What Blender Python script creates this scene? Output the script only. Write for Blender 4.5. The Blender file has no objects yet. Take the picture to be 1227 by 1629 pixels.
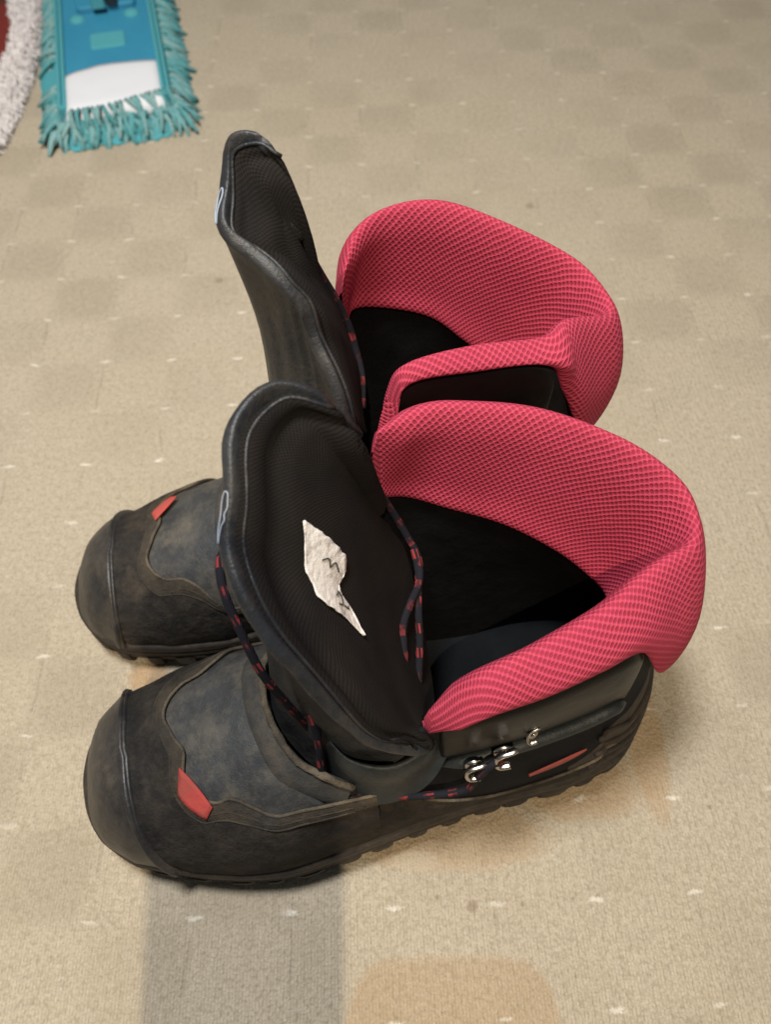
import bpy, bmesh, math, random
import numpy as np
from mathutils import Vector, Matrix, noise

random.seed(7)
R = math.radians
scn = bpy.context.scene
COL = scn.collection

# ------------------------------------------------------------------ camera
CAM_H = 0.44
cam_d = bpy.data.cameras.new("camera")
cam_d.sensor_fit = 'HORIZONTAL'
cam_d.sensor_width = 36.0
cam_d.lens = 1230.0 / 1227.0 * 36.0
cam_d.clip_start, cam_d.clip_end = 0.01, 60
cam_d.dof.use_dof = True
cam_d.dof.focus_distance = 0.335
cam_d.dof.aperture_fstop = 12.0
cam = bpy.data.objects.new("camera", cam_d)
COL.objects.link(cam)
cam.location = (0, 0, CAM_H)
PITCH, ROLL = R(57.65), R(-1.11)
fwd = Vector((0, math.cos(PITCH), -math.sin(PITCH)))
dn = Vector((0, -math.sin(PITCH), -math.cos(PITCH)))
rt = Vector((1, 0, 0))
c_, s_ = math.cos(ROLL), math.sin(ROLL)
rt2 = rt * c_ - dn * s_
dn2 = rt * s_ + dn * c_
M3 = Matrix((rt2, -dn2, -fwd)).transposed()
cam.rotation_euler = M3.to_euler()
scn.camera = cam

# ------------------------------------------------------------------ light of the room
world = bpy.data.worlds.new("World")
scn.world = world
world.use_nodes = True
bg = world.node_tree.nodes["Background"]
bg.inputs[0].default_value = (0.86, 0.93, 1.0, 1)
bg.inputs[1].default_value = 0.10
scn.view_settings.view_transform = 'Standard'
scn.view_settings.look = 'None'
scn.view_settings.exposure = 0.06
scn.view_settings.gamma = 1.0


def lamp(name, kind, loc, energy, color, **kw):
    d = bpy.data.lights.new(name, kind)
    d.energy, d.color = energy, color
    for k, v in kw.items():
        setattr(d, k, v)
    o = bpy.data.objects.new(name, d)
    COL.objects.link(o)
    o.location = loc
    return o


def aim(o, tgt):
    o.rotation_euler = (Vector(tgt) - o.location).to_track_quat('-Z', 'Y').to_euler()


cl = lamp("ceiling_light", 'AREA', (-0.20, 0.22, 1.3), 20.0, (0.98, 0.985, 1.0), shape='DISK', size=0.22)
aim(cl, (-0.16, 0.17, 0))
BULB = Vector((-0.024, -0.95, 2.2))
wl = lamp("warm_light", 'SPOT', BULB, 152.0, (1.0, 0.85, 0.63), shadow_soft_size=0.0012, spot_size=R(70), spot_blend=1.0)
aim(wl, (0.0, 0.02, 0))

# ------------------------------------------------------------------ helpers


def link(o, parent=None):
    COL.objects.link(o)
    if parent is not None:
        o.parent = parent
    return o


def mesh_obj(name, verts, faces, mat, parent=None, uvs=None, smooth=True, two_sided=None):
    me = bpy.data.meshes.new(name)
    me.from_pydata([tuple(v) for v in verts], [], faces)
    if uvs is not None:
        ul = me.uv_layers.new(name="UVMap")
        for poly in me.polygons:
            for li in poly.loop_indices:
                ul.data[li].uv = uvs[me.loops[li].vertex_index]
    me.materials.append(mat)
    if smooth:
        me.polygons.foreach_set("use_smooth", [True] * len(me.polygons))
    me.update()
    return link(bpy.data.objects.new(name, me), parent)


def cr(pts, n=6, closed=False):
    """centripetal-free Catmull-Rom through pts (any dimension)"""
    P = [np.array(p, float) for p in pts]
    N = len(P)
    out = []
    segs = N if closed else N - 1
    for i in range(segs):
        if closed:
            a, b, c, d = P[(i - 1) % N], P[i], P[(i + 1) % N], P[(i + 2) % N]
        else:
            a = P[i - 1] if i > 0 else 2 * P[0] - P[1]
            b, c = P[i], P[i + 1]
            d = P[i + 2] if i + 2 < N else 2 * P[-1] - P[-2]
        for k in range(n):
            t = k / n
            out.append(0.5 * ((2 * b) + (-a + c) * t + (2 * a - 5 * b + 4 * c - d) * t * t + (-a + 3 * b - 3 * c + d) * t ** 3))
    if not closed:
        out.append(P[-1])
    return np.array(out)


def grid_faces(n, m, closed_u=False):
    F = []
    for i in range(n if closed_u else n - 1):
        for j in range(m - 1):
            a = i * m + j
            b = ((i + 1) % n) * m + j
            F.append((a, b, b + 1, a + 1))
    return F


def grid_obj(name, G, mat, parent=None, thick=0.0, flip=False, off=1.0, bevel=0.0, vend=False):
    """G[n][m][3] -> smooth sheet, uv in metres along both directions"""
    G = np.array(G, float)
    n, m = G.shape[:2]
    du = np.zeros((n, m))
    dv = np.zeros((n, m))
    mid = m // 2
    lu = np.concatenate([[0], np.cumsum(np.linalg.norm(np.diff(G, axis=0), axis=2).mean(1))])
    du[:] = lu[:, None]
    dv[:, 1:] = np.cumsum(np.linalg.norm(np.diff(G, axis=1), axis=2), axis=1)
    if vend:      # measure from the last row, so the weave follows that edge
        dv = dv[:, -1:] - dv
        lu = np.concatenate([[0], np.cumsum(np.linalg.norm(np.diff(G[:, int(m * 0.55)], axis=0), axis=1))])
        du[:] = lu[:, None]
    V = G.reshape(-1, 3)
    F = grid_faces(n, m)
    if flip:
        F = [f[::-1] for f in F]
    o = mesh_obj(name, V, F, mat, parent, uvs=list(zip(du.ravel(), dv.ravel())))
    if thick:
        md = o.modifiers.new("thickness", 'SOLIDIFY')
        md.thickness, md.offset = thick, off
        if bevel:
            bv = o.modifiers.new("edge", 'BEVEL')
            bv.width, bv.segments, bv.limit_method, bv.angle_limit = bevel, 2, 'ANGLE', R(50)
    return o


def normals_of(G):
    G = np.array(G, float)
    a = np.gradient(G, axis=0)
    b = np.gradient(G, axis=1)
    n = np.cross(a, b)
    l = np.linalg.norm(n, axis=2, keepdims=True)
    l[l < 1e-12] = 1
    return n / l


def tube_data(pts, r, segs=8, flat=1.0, taper=None):
    P = np.array(pts, float)
    n = len(P)
    T = np.gradient(P, axis=0)
    T /= np.linalg.norm(T, axis=1, keepdims=True) + 1e-12
    up = np.array([0.0, 0.0, 1.0])
    if abs(T[0] @ up) > 0.9:
        up = np.array([1.0, 0, 0])
    a = np.cross(T[0], up)
    a /= np.linalg.norm(a)
    V, UV = [], []
    L = np.concatenate([[0], np.cumsum(np.linalg.norm(np.diff(P, axis=0), axis=1))])
    for i in range(n):
        a = a - T[i] * (a @ T[i])
        a /= np.linalg.norm(a) + 1e-12
        b = np.cross(T[i], a)
        rr = r * (taper(i / (n - 1)) if taper else 1.0)
        for k in range(segs):
            w = 2 * math.pi * k / segs
            V.append(P[i] + rr * (math.cos(w) * a + flat * math.sin(w) * b))
            UV.append((L[i], k / segs))
    F = []
    for i in range(n - 1):
        for k in range(segs):
            k2 = (k + 1) % segs
            F.append((i * segs + k, i * segs + k2, (i + 1) * segs + k2, (i + 1) * segs + k))
    F.append(tuple(range(segs))[::-1])
    F.append(tuple((n - 1) * segs + k for k in range(segs)))
    return V, F, UV


def tube(name, pts, r, mat, parent=None, segs=8, flat=1.0, taper=None):
    V, F, UV = tube_data(pts, r, segs, flat, taper)
    return mesh_obj(name, V, F, mat, parent, uvs=UV)


def empty(name, loc, rz, label, cat, group=None):
    o = bpy.data.objects.new(name, None)
    o.empty_display_size = 0.02
    COL.objects.link(o)
    o.location = loc
    o.rotation_euler = (0, 0, rz)
    o["label"], o["category"] = label, cat
    if group:
        o["group"] = group
    return o


# ------------------------------------------------------------------ materials


class NT:
    def __init__(self, name):
        self.m = bpy.data.materials.new(name)
        self.m.use_nodes = True
        self.t = self.m.node_tree
        self.b = self.t.nodes["Principled BSDF"]

    def n(self, typ, **kw):
        nd = self.t.nodes.new(typ)
        for k, v in kw.items():
            if k.startswith("i_"):
                nd.inputs[int(k[2:]) if k[2:].isdigit() else k[2:].replace("_", " ")].default_value = v
            else:
                setattr(nd, k, v)
        return nd

    def l(self, a, ai, b, bi):
        self.t.links.new(a.outputs[ai], b.inputs[bi])

    def math(self, op, a, b=None, clamp=False):
        nd = self.t.nodes.new("ShaderNodeMath")
        nd.operation = op
        nd.use_clamp = clamp
        for i, x in enumerate((a, b)):
            if x is None:
                continue
            if isinstance(x, (int, float)):
                nd.inputs[i].default_value = x
            else:
                self.t.links.new(x, nd.inputs[i])
        return nd.outputs[0]

    def ramp(self, src, stops):
        nd = self.t.nodes.new("ShaderNodeValToRGB")
        e = nd.color_ramp.elements
        while len(e) < len(stops):
            e.new(0.5)
        for el, (p, c) in zip(e, stops):
            el.position = p
            el.color = (*c, 1) if len(c) == 3 else c
        self.t.links.new(src, nd.inputs[0])
        return nd.outputs[0]

    def mix(self, f, a, b):
        nd = self.t.nodes.new("ShaderNodeMix")
        nd.data_type = 'RGBA'
        for sock, x in ((nd.inputs[0], f), (nd.inputs[6], a), (nd.inputs[7], b)):
            if isinstance(x, (int, float)):
                sock.default_value = x
            elif isinstance(x, tuple):
                sock.default_value = (*x, 1)
            else:
                self.t.links.new(x, sock)
        return nd.outputs[2]

    def noise(self, vec, scale, detail=4, rough=0.55):
        nd = self.n("ShaderNodeTexNoise")
        nd.inputs["Scale"].default_value = scale
        nd.inputs["Detail"].default_value = detail
        nd.inputs["Roughness"].default_value = rough
        if vec is not None:
            self.t.links.new(vec, nd.inputs["Vector"])
        return nd.outputs[0]

    def bump(self, h, strength, dist=0.001, prev=None):
        nd = self.n("ShaderNodeBump")
        nd.inputs["Strength"].default_value = strength
        nd.inputs["Distance"].default_value = dist
        self.t.links.new(h, nd.inputs["Height"])
        if prev is not None:
            self.t.links.new(prev, nd.inputs["Normal"])
        return nd.outputs[0]

    def set(self, **kw):
        for k, v in kw.items():
            s = self.b.inputs[k.replace("_", " ")]
            if isinstance(v, (int, float)):
                s.default_value = v
            elif isinstance(v, tuple):
                s.default_value = (*v, 1) if len(v) == 3 else v
            else:
                self.t.links.new(v, s)
        return self.m

    def obj(self):
        return self.n("ShaderNodeTexCoord").outputs["Object"]

    def uv(self):
        return self.n("ShaderNodeTexCoord").outputs["UV"]


def leather(name, c1, c2, rough, bump=0.25, scale=900, dirt=None, dirt_amt=0.5, spec=0.4):
    k = NT(name)
    v = k.obj()
    big = k.noise(v, 45, 5, 0.6)
    col = k.mix(k.ramp(big, [(0.35, (0, 0, 0)), (0.7, (1, 1, 1))]), c1, c2)
    if dirt:
        d = k.noise(v, 70, 8, 0.72)
        f = k.math('MULTIPLY', k.ramp(d, [(0.46, (0, 0, 0)), (0.68, (1, 1, 1))]), dirt_amt)
        col = k.mix(f, col, dirt)
        d3 = k.noise(v, 17, 6, 0.65)
        f3 = k.math('MULTIPLY', k.ramp(d3, [(0.44, (0, 0, 0)), (0.62, (1, 1, 1))]), dirt_amt * 0.8)
        f3 = k.math('MULTIPLY', f3, k.ramp(k.noise(v, 230, 5, 0.75), [(0.36, (0, 0, 0)), (0.64, (1, 1, 1))]))
        col = k.mix(f3, col, tuple(0.55 * x + 0.45 * y for x, y in zip(dirt, (0.11, 0.105, 0.10))))
        d2 = k.noise(v, 420, 4, 0.7)
        f2 = k.math('MULTIPLY', k.ramp(d2, [(0.52, (0, 0, 0)), (0.75, (1, 1, 1))]), dirt_amt * 0.5)
        col = k.mix(f2, col, dirt)
    fine = k.noise(v, scale, 3, 0.6)
    mid = k.noise(v, 85, 6, 0.62)
    b1 = k.bump(fine, bump, 0.0006)
    b2 = k.bump(mid, bump * 1.1, 0.003, b1)
    rr = k.math('ADD', k.math('MULTIPLY', big, 0.25), rough - 0.12)
    return k.set(Base_Color=col, Roughness=rr, Normal=b2, Specular_IOR_Level=spec)


M = {}
M['vamp'] = leather("vamp_leather", (0.026, 0.0265, 0.0265), (0.043, 0.0435, 0.043), 0.52, 0.35, 1400, (0.115, 0.098, 0.072), 0.7)
M['suede'] = leather("suede", (0.013, 0.012, 0.0115), (0.027, 0.023, 0.019), 0.86, 0.8, 1600, (0.085, 0.064, 0.042), 0.42, 0.15)
M['worn'] = leather("worn_edge", (0.028, 0.024, 0.019), (0.082, 0.064, 0.043), 0.85, 0.8, 1500, (0.022, 0.018, 0.014), 0.7, 0.15)
M['scuffed'] = leather("scuffed_edge", (0.050, 0.040, 0.028), (0.19, 0.150, 0.100), 0.85, 0.8, 1500, (0.022, 0.018, 0.014), 0.8, 0.12)
M['stay'] = leather("stay_leather", (0.026, 0.026, 0.025), (0.046, 0.043, 0.037), 0.62, 0.4, 1300, (0.10, 0.076, 0.046), 0.5, 0.25)
M['rubber'] = leather("rubber", (0.015, 0.014, 0.014), (0.028, 0.026, 0.024), 0.44, 0.2, 700, (0.075, 0.060, 0.042), 0.6)
M['sole'] = leather("sole_rubber", (0.020, 0.017, 0.015), (0.036, 0.029, 0.024), 0.66, 0.3, 800, (0.085, 0.060, 0.036), 0.55, 0.25)
M['black'] = leather("black_leather", (0.004, 0.0037, 0.0033), (0.0068, 0.006, 0.0053), 0.36, 0.10, 1800, None, 0, 0.13)
M['shell'] = leather("tongue_leather", (0.011, 0.013, 0.016), (0.026, 0.028, 0.031), 0.44, 0.35, 1100, (0.070, 0.056, 0.038), 0.4, 0.35)
M['textile'] = leather("black_textile", (0.008, 0.008, 0.009), (0.016, 0.016, 0.018), 0.85, 0.5, 2200, None, 0, 0.1)
M['lining'] = leather("black_lining", (0.004, 0.004, 0.004), (0.007, 0.007, 0.007), 0.95, 0.4, 1500, None, 0, 0.04)
M['insole'] = leather("insole_fabric", (0.006, 0.007, 0.008), (0.010, 0.011, 0.012), 0.95, 0.4, 1500, None, 0, 0.05)
M['gusset'] = leather("gusset_leather", (0.009, 0.012, 0.013), (0.020, 0.024, 0.025), 0.5, 0.3, 1200, (0.06, 0.06, 0.055), 0.3)
M['red'] = leather("red_patch", (0.46, 0.070, 0.055), (0.38, 0.055, 0.045), 0.8, 0.4, 1500, (0.22, 0.09, 0.065), 0.6, 0.15)
M['dullred'] = leather("dull_red", (0.36, 0.08, 0.065), (0.28, 0.06, 0.05), 0.7, 0.3, 1500, (0.05, 0.03, 0.02), 0.5, 0.2)

k = NT("chrome")
nn = k.noise(k.obj(), 500, 3)
M['metal'] = k.set(Base_Color=(0.50, 0.46, 0.41), Metallic=1.0, Roughness=k.math('ADD', k.math('MULTIPLY', nn, 0.25), 0.14))


def mesh_fabric(name, top1, top2, hole, period, depth, rough=0.8, hole_r=0.36):
    """spacer mesh: rows of round holes in a knitted face, holes show the layer under it"""
    k = NT(name)
    uv = k.n("ShaderNodeSeparateXYZ")
    k.t.links.new(k.uv(), uv.inputs[0])
    wob = k.noise(k.obj(), 160, 2)
    px, py = period, period * 1.15
    x = k.math('ADD', k.math('DIVIDE', uv.outputs[0], px), k.math('MULTIPLY', wob, 0.35))
    y = k.math('ADD', k.math('DIVIDE', uv.outputs[1], py), k.math('MULTIPLY', wob, 0.25))
    ds = []
    for ox in (0.0, 0.5):
        fx = k.math('SUBTRACT', k.math('FRACT', k.math('ADD', x, ox)), 0.5)
        fy = k.math('MULTIPLY', k.math('SUBTRACT', k.math('FRACT', k.math('ADD', y, ox)), 0.5), 1.0)
        ds.append(k.math('SQRT', k.math('ADD', k.math('MULTIPLY', fx, fx), k.math('MULTIPLY', fy, fy))))
    d = k.math('MINIMUM', ds[0], ds[1])
    hgt = k.ramp(d, [(hole_r * 0.45, (0, 0, 0)), (hole_r, (1, 1, 1))])
    big = k.noise(k.obj(), 40, 4)
    fib = k.noise(k.obj(), 2600, 2)
    top = k.mix(k.ramp(big, [(0.3, (0, 0, 0)), (0.7, (1, 1, 1))]), top1, top2)
    top = k.mix(k.math('MULTIPLY', k.ramp(fib, [(0.5, (0, 0, 0)), (0.75, (1, 1, 1))]), 0.25), top, tuple(min(1, c * 1.6 + 0.03) for c in top1))
    col = k.mix(hgt, hole, top)
    b = k.bump(hgt, 0.75, depth)
    b = k.bump(fib, 0.5, 0.0003, b)
    return k.set(Base_Color=col, Roughness=rough, Normal=b, Specular_IOR_Level=0.12)


M['pink'] = mesh_fabric("pink_mesh", (0.50, 0.062, 0.104), (0.43, 0.050, 0.088), (0.29, 0.027, 0.050), 0.0030, 0.0006)
M['tmesh'] = mesh_fabric("black_mesh", (0.0100, 0.0088, 0.0080), (0.021, 0.0165, 0.013), (0.0075, 0.0065, 0.006), 0.0016, 0.00010, 0.9)

# lace: black cord with red flecks
k = NT("lace_cord")
uv = k.n("ShaderNodeSeparateXYZ")
k.t.links.new(k.uv(), uv.inputs[0])
a = k.math('FRACT', k.math('DIVIDE', uv.outputs[0], 0.0115))
band = k.math('LESS_THAN', a, 0.40)
st = k.math('FRACT', k.math('ADD', k.math('MULTIPLY', uv.outputs[1], 5.0), k.math('DIVIDE', uv.outputs[0], 0.025)))
st = k.math('LESS_THAN', st, 0.46)
f = k.math('MULTIPLY', k.math('MULTIPLY', band, st), k.ramp(k.noise(k.obj(), 170, 2), [(0.42, (0.1, 0.1, 0.1)), (0.56, (1, 1, 1))]))
wv = k.n("ShaderNodeTexWave", i_Scale=500.0)
k.t.links.new(k.obj(), wv.inputs["Vector"])
M['lace'] = k.set(Base_Color=k.mix(f, (0.012, 0.012, 0.016), (0.26, 0.034, 0.032)), Roughness=0.85, Normal=k.bump(wv.outputs[1], 0.6, 0.0004), Specular_IOR_Level=0.15)

# white label with smudges
k = NT("label_paper")
v = k.obj()
n1 = k.noise(v, 130, 5, 0.7)
sm = k.ramp(n1, [(0.50, (0, 0, 0)), (0.66, (1, 1, 1))])
n2 = k.noise(v, 400, 3)
M['paper'] = k.set(Base_Color=k.mix(k.math('MULTIPLY', sm, 0.6), (0.74, 0.70, 0.64), (0.24, 0.20, 0.17)), Roughness=0.8, Normal=k.bump(n2, 0.5, 0.001))
k = NT("ink")
M['ink'] = k.set(Base_Color=(0.05, 0.045, 0.04), Roughness=0.8)
k = NT("white_print")
M['print'] = k.set(Base_Color=(0.24, 0.27, 0.32), Roughness=0.6)

# ------------------------------------------------------------------ carpet
GX, GY, GYAW = 0.1170 * CAM_H, 0.1095 * CAM_H, R(1.47)
GOX, GOY = 0.0045 * CAM_H, 1.8433 * CAM_H


def carpet_mat():
    k = NT("carpet_weave")
    ob = k.obj()
    mp = k.n("ShaderNodeMapping", vector_type='POINT')
    mp.inputs["Rotation"].default_value = (0, 0, -GYAW)
    k.t.links.new(ob, mp.inputs["Vector"])
    s = k.n("ShaderNodeSeparateXYZ")
    k.l(mp, 0, s, 0)
    gx = k.math('DIVIDE', k.math('SUBTRACT', s.outputs[0], GOX), GX)
    gy = k.math('DIVIDE', k.math('SUBTRACT', s.outputs[1], GOY), GY)
    jit = k.noise(ob, 60, 2)
    jit2 = k.noise(ob, 23, 2)
    # flecks at the grid points
    fx = k.math('SUBTRACT', k.math('FRACT', k.math('ADD', gx, k.math('ADD', 0.5, k.math('MULTIPLY', k.math('SUBTRACT', jit2, 0.5), 0.25)))), 0.5)
    fy = k.math('SUBTRACT', k.math('FRACT', k.math('ADD', gy, k.math('ADD', 0.5, k.math('MULTIPLY', k.math('SUBTRACT', jit, 0.5), 0.16)))), 0.5)
    ex = k.math('DIVIDE', fx, 0.098)
    ey = k.math('DIVIDE', fy, 0.033)
    fl = k.math('SQRT', k.math('ADD', k.math('MULTIPLY', ex, ex), k.math('MULTIPLY', ey, ey)))
    frag = k.noise(ob, 700, 2)
    fl = k.math('ADD', fl, k.math('MULTIPLY', k.math('SUBTRACT', frag, 0.5), 1.6))
    wn = k.n("ShaderNodeTexWhiteNoise", noise_dimensions='2D')
    cxy = k.n("ShaderNodeCombineXYZ")
    k.t.links.new(k.math('FLOOR', k.math('ADD', gx, 0.5)), cxy.inputs[0])
    k.t.links.new(k.math('FLOOR', k.math('ADD', gy, 0.5)), cxy.inputs[1])
    k.t.links.new(cxy.outputs[0], wn.inputs["Vector"])
    fleck = k.math('MULTIPLY', k.ramp(fl, [(0.35, (1, 1, 1)), (1.0, (0, 0, 0))]), k.math('ADD', 0.24, k.math('MULTIPLY', wn.outputs[0], 0.42)))
    # loop pile
    vo = k.n("ShaderNodeTexVoronoi", feature='F1')
    vo.inputs["Scale"].default_value = 620
    k.l(mp, 0, vo, 0)
    fine = k.noise(ob, 1500, 3, 0.65)
    mid = k.noise(ob, 260, 4, 0.7)
    big = k.noise(ob, 9, 4, 0.6)
    # faint ribs along y
    wv = k.n("ShaderNodeTexWave", wave_type='BANDS', bands_direction='X')
    wv.inputs["Scale"].default_value = 95
    wv.inputs["Distortion"].default_value = 3.0
    wv.inputs["Detail"].default_value = 2
    wv.inputs["Detail Scale"].default_value = 30
    k.l(mp, 0, wv, 0)
    c = k.mix(k.ramp(mid, [(0.30, (0, 0, 0)), (0.70, (1, 1, 1))]), (0.405, 0.340, 0.243), (0.54, 0.462, 0.350))
    c = k.mix(k.math('MULTIPLY', k.ramp(fine, [(0.45, (0, 0, 0)), (0.72, (1, 1, 1))]), 0.28), c, (0.64, 0.57, 0.45))
    c = k.mix(k.math('MULTIPLY', k.ramp(vo.outputs[0], [(0.35, (0, 0, 0)), (0.9, (1, 1, 1))]), 0.35), c, (0.23, 0.185, 0.12))
    # woven squares: alternate cells slightly greyer
    wob2 = k.math('MULTIPLY', k.math('SUBTRACT', mid, 0.5), 0.5)
    sn = lambda g: k.math('SINE', k.math('MULTIPLY', k.math('ADD', g, wob2), math.pi))
    ckv = k.ramp(k.math('ADD', k.math('MULTIPLY', k.math('MULTIPLY', sn(gx), sn(gy)), 0.5), 0.5), [(0.38, (0, 0, 0)), (0.66, (1, 1, 1))])
    soft = k.math('MULTIPLY', ckv, k.math('MULTIPLY', k.ramp(k.noise(ob, 5, 2), [(0.36, (0.0, 0.0, 0.0)), (0.66, (1, 1, 1))]), 0.36))
    c = k.mix(soft, c, (0.27, 0.225, 0.16))
    c = k.mix(k.math('MULTIPLY', k.ramp(big, [(0.4, (0, 0, 0)), (0.7, (1, 1, 1))]), 0.16), c, (0.40, 0.32, 0.20))
    # carpet position for the patches below: stains, and boot shade painted brown
    sx = k.n("ShaderNodeSeparateXYZ")
    k.t.links.new(ob, sx.inputs[0])

    def stain_or_shade(px, py, rx, ry, col, amt, soft_, sq=2.0, wob=0.25, wsc=35):
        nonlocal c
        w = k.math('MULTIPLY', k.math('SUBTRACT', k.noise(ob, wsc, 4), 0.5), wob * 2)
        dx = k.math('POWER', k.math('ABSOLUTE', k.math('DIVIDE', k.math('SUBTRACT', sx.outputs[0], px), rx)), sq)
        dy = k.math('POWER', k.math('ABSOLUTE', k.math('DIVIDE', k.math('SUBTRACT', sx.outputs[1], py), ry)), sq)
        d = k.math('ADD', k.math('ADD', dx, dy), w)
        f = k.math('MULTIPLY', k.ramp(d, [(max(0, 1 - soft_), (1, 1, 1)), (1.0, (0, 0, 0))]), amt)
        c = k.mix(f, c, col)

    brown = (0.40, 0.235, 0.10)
    stain_or_shade(0.0275, -0.075, 0.0525, 0.095, brown, 0.36, 0.24, 6.0, 0.16, 60)  # squarish tan patch at the near edge
    stain_or_shade(0.03, 0.073, 0.062, 0.018, brown, 0.36, 0.5, 2.0, 0.5, 45)
    stain_or_shade(0.012, 0.062, 0.014, 0.006, (0.50, 0.42, 0.30), 0.6, 0.5, 2.0, 0.3, 80)
    stain_or_shade(0.10, 0.10, 0.045, 0.022, brown, 0.45, 0.6, 2.0, 0.4, 45)  # warm-toned boot shadow painted on, near side of the heel
    stain_or_shade(0.145, 0.125, 0.012, 0.05, brown, 0.45, 0.6, 2.0, 0.4, 45)  # boot shadow painted in brown, right of the heel
    stain_or_shade(-0.142, 0.166, 0.014, 0.012, brown, 0.6, 0.6, 2.0, 0.4, 60)  # brown shade painted in at the farther boot's toe
    for (px, py, r_) in ((0.0405, 0.0405, 0.0035), (0.0225, 0.045, 0.0013), (0.105, 0.0445, 0.0013), (0.092, 0.043, 0.0012),
                         (0.066, 0.041, 0.0014), (0.135, 0.60, 0.005), (0.118, 0.53, 0.003), (0.172, 0.086, 0.0016), (0.18, 0.42, 0.0025), (-0.135, 0.51, 0.004), (-0.16, 0.26, 0.003)):
        stain_or_shade(px, py, r_, r_, (0.20, 0.14, 0.085), 0.5, 0.8, 2.0, 0.5, 300)
    # broken dark grooves along the grid columns
    lw = k.math('ABSOLUTE', k.math('SUBTRACT', k.math('FRACT', k.math('ADD', gx, k.math('ADD', 0.5, k.math('MULTIPLY', k.math('SUBTRACT', jit2, 0.5), 0.22)))), 0.5))
    gate = k.ramp(k.noise(ob, 21, 3), [(0.50, (0, 0, 0)), (0.62, (1, 1, 1))])
    groove = k.math('MULTIPLY', k.ramp(lw, [(0.004, (1, 1, 1)), (0.022, (0, 0, 0))]), gate)
    c = k.mix(k.math('MULTIPLY', groove, 0.22), c, (0.17, 0.13, 0.085))
    c = k.mix(fleck, c, (0.86, 0.80, 0.68))
    h = k.math('ADD', k.math('MULTIPLY', vo.outputs[0], -0.9), k.math('ADD', k.math('MULTIPLY', mid, 0.9), k.math('MULTIPLY', wv.outputs[1], 0.28)))
    h = k.math('ADD', h, k.math('MULTIPLY', fleck, 0.35))
    h = k.math('SUBTRACT', h, k.math('MULTIPLY', groove, 0.4))
    b = k.bump(h, 0.9, 0.0013)
    b = k.bump(fine, 0.5, 0.0005, b)
    return k.set(Base_Color=c, Roughness=0.95, Normal=b, Specular_IOR_Level=0.08, Sheen_Weight=0.08)


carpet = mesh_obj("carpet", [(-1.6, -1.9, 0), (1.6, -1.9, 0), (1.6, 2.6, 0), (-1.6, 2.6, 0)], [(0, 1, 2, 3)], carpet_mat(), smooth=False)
carpet["kind"] = "structure"

# ------------------------------------------------------------------ boots
mm = 0.001
NEAR = np.array([(5, 0), (5.6, 9), (7, 17), (10.5, 26), (16, 34), (30, 45), (58, 56), (80, 62), (102, 65), (126, 63), (164, 58), (203, 54), (234, 53), (254, 52), (280, 46), (295, 32), (304, 17), (308, 0)], float)
FAR = np.array([(5, 0), (6, 9), (8.5, 18), (13, 25.5), (19, 32), (32, 40), (60, 47), (90, 50), (120, 48), (164, 43), (203, 42), (240, 43), (265, 42), (285, 34), (300, 19), (306, 9), (308, 0)], float)
P0 = 5.0


class Last:
    """sole outline and toe form of one boot, millimetres in the boot's own frame"""

    def __init__(self, mirror, qoff):
        self.n = FAR if mirror else NEAR      # half widths on the viewer's side
        self.f = FAR
        self.qoff = qoff
        self.zk = 0.93 if mirror else 1.0

    def wn(self, p):
        return np.interp(p, self.n[:, 0], self.n[:, 1])

    def wf(self, p):
        return np.interp(p, self.f[:, 0], self.f[:, 1])

    def outline(self, per=6):
        a = [(p, -w) for p, w in self.n]
        b = [(p, w) for p, w in self.f[::-1]][1:-1]
        q = cr(a + b, per, closed=True)
        q[:, 1] += self.qoff
        return q

    ZS = 27.0

    def ztop(self, p):
        if p < 45:
            rise = 39 * (1 - (1 - max(0, p - P0) / 40) ** 2.3)
        else:
            rise = 39 + (p - 45) * 0.42
        rise *= self.zk
        return self.ZS + rise

    NE = 2.25

    def pt(self, p, t):
        """t -1 viewer's side sole edge .. 0 ridge .. 1 other edge"""
        w = (self.wn(p) if t < 0 else self.wf(p)) - 2.5 * min(1, max(0, p - P0) / 8)
        w = max(w, 0.05)
        ph = (1 - abs(t)) * math.pi / 2
        q = w * max(math.cos(ph), 0) ** (2 / self.NE) * (1 if t > 0 else -1)
        z = self.ZS + (self.ztop(p) - self.ZS) * max(math.sin(ph), 0) ** (2 / self.NE)
        return np.array([p, q + self.qoff, z])

    def t_of_q(self, p, q):
        q = q - self.qoff
        w = (self.wn(p) if q < 0 else self.wf(p)) - 2.5 * min(1, max(0, p - P0) / 8)
        r_ = min(abs(q) / w, 1.0)
        ph = math.acos(min(1, r_ ** (self.NE / 2)))
        t = 1 - ph / (math.pi / 2)
        return -t if q < 0 else t

    def nrm(self, p, t):
        e = 0.6
        a = self.pt(p + e, t) - self.pt(max(p - e, P0 + 0.2), t)
        b = self.pt(p, min(t + 0.02, 1)) - self.pt(p, max(t - 0.02, -1))
        n = np.cross(a, b)
        l = np.linalg.norm(n)
        n = n / l if l > 1e-9 else np.array([0, 0, 1.0])
        c = self.pt(p, t) - np.array([p + 12, self.qoff, self.ZS])
        return n if n @ c >= 0 else -n

    def off(self, p, t, d):
        return self.pt(p, t) + self.nrm(p, t) * d


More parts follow.
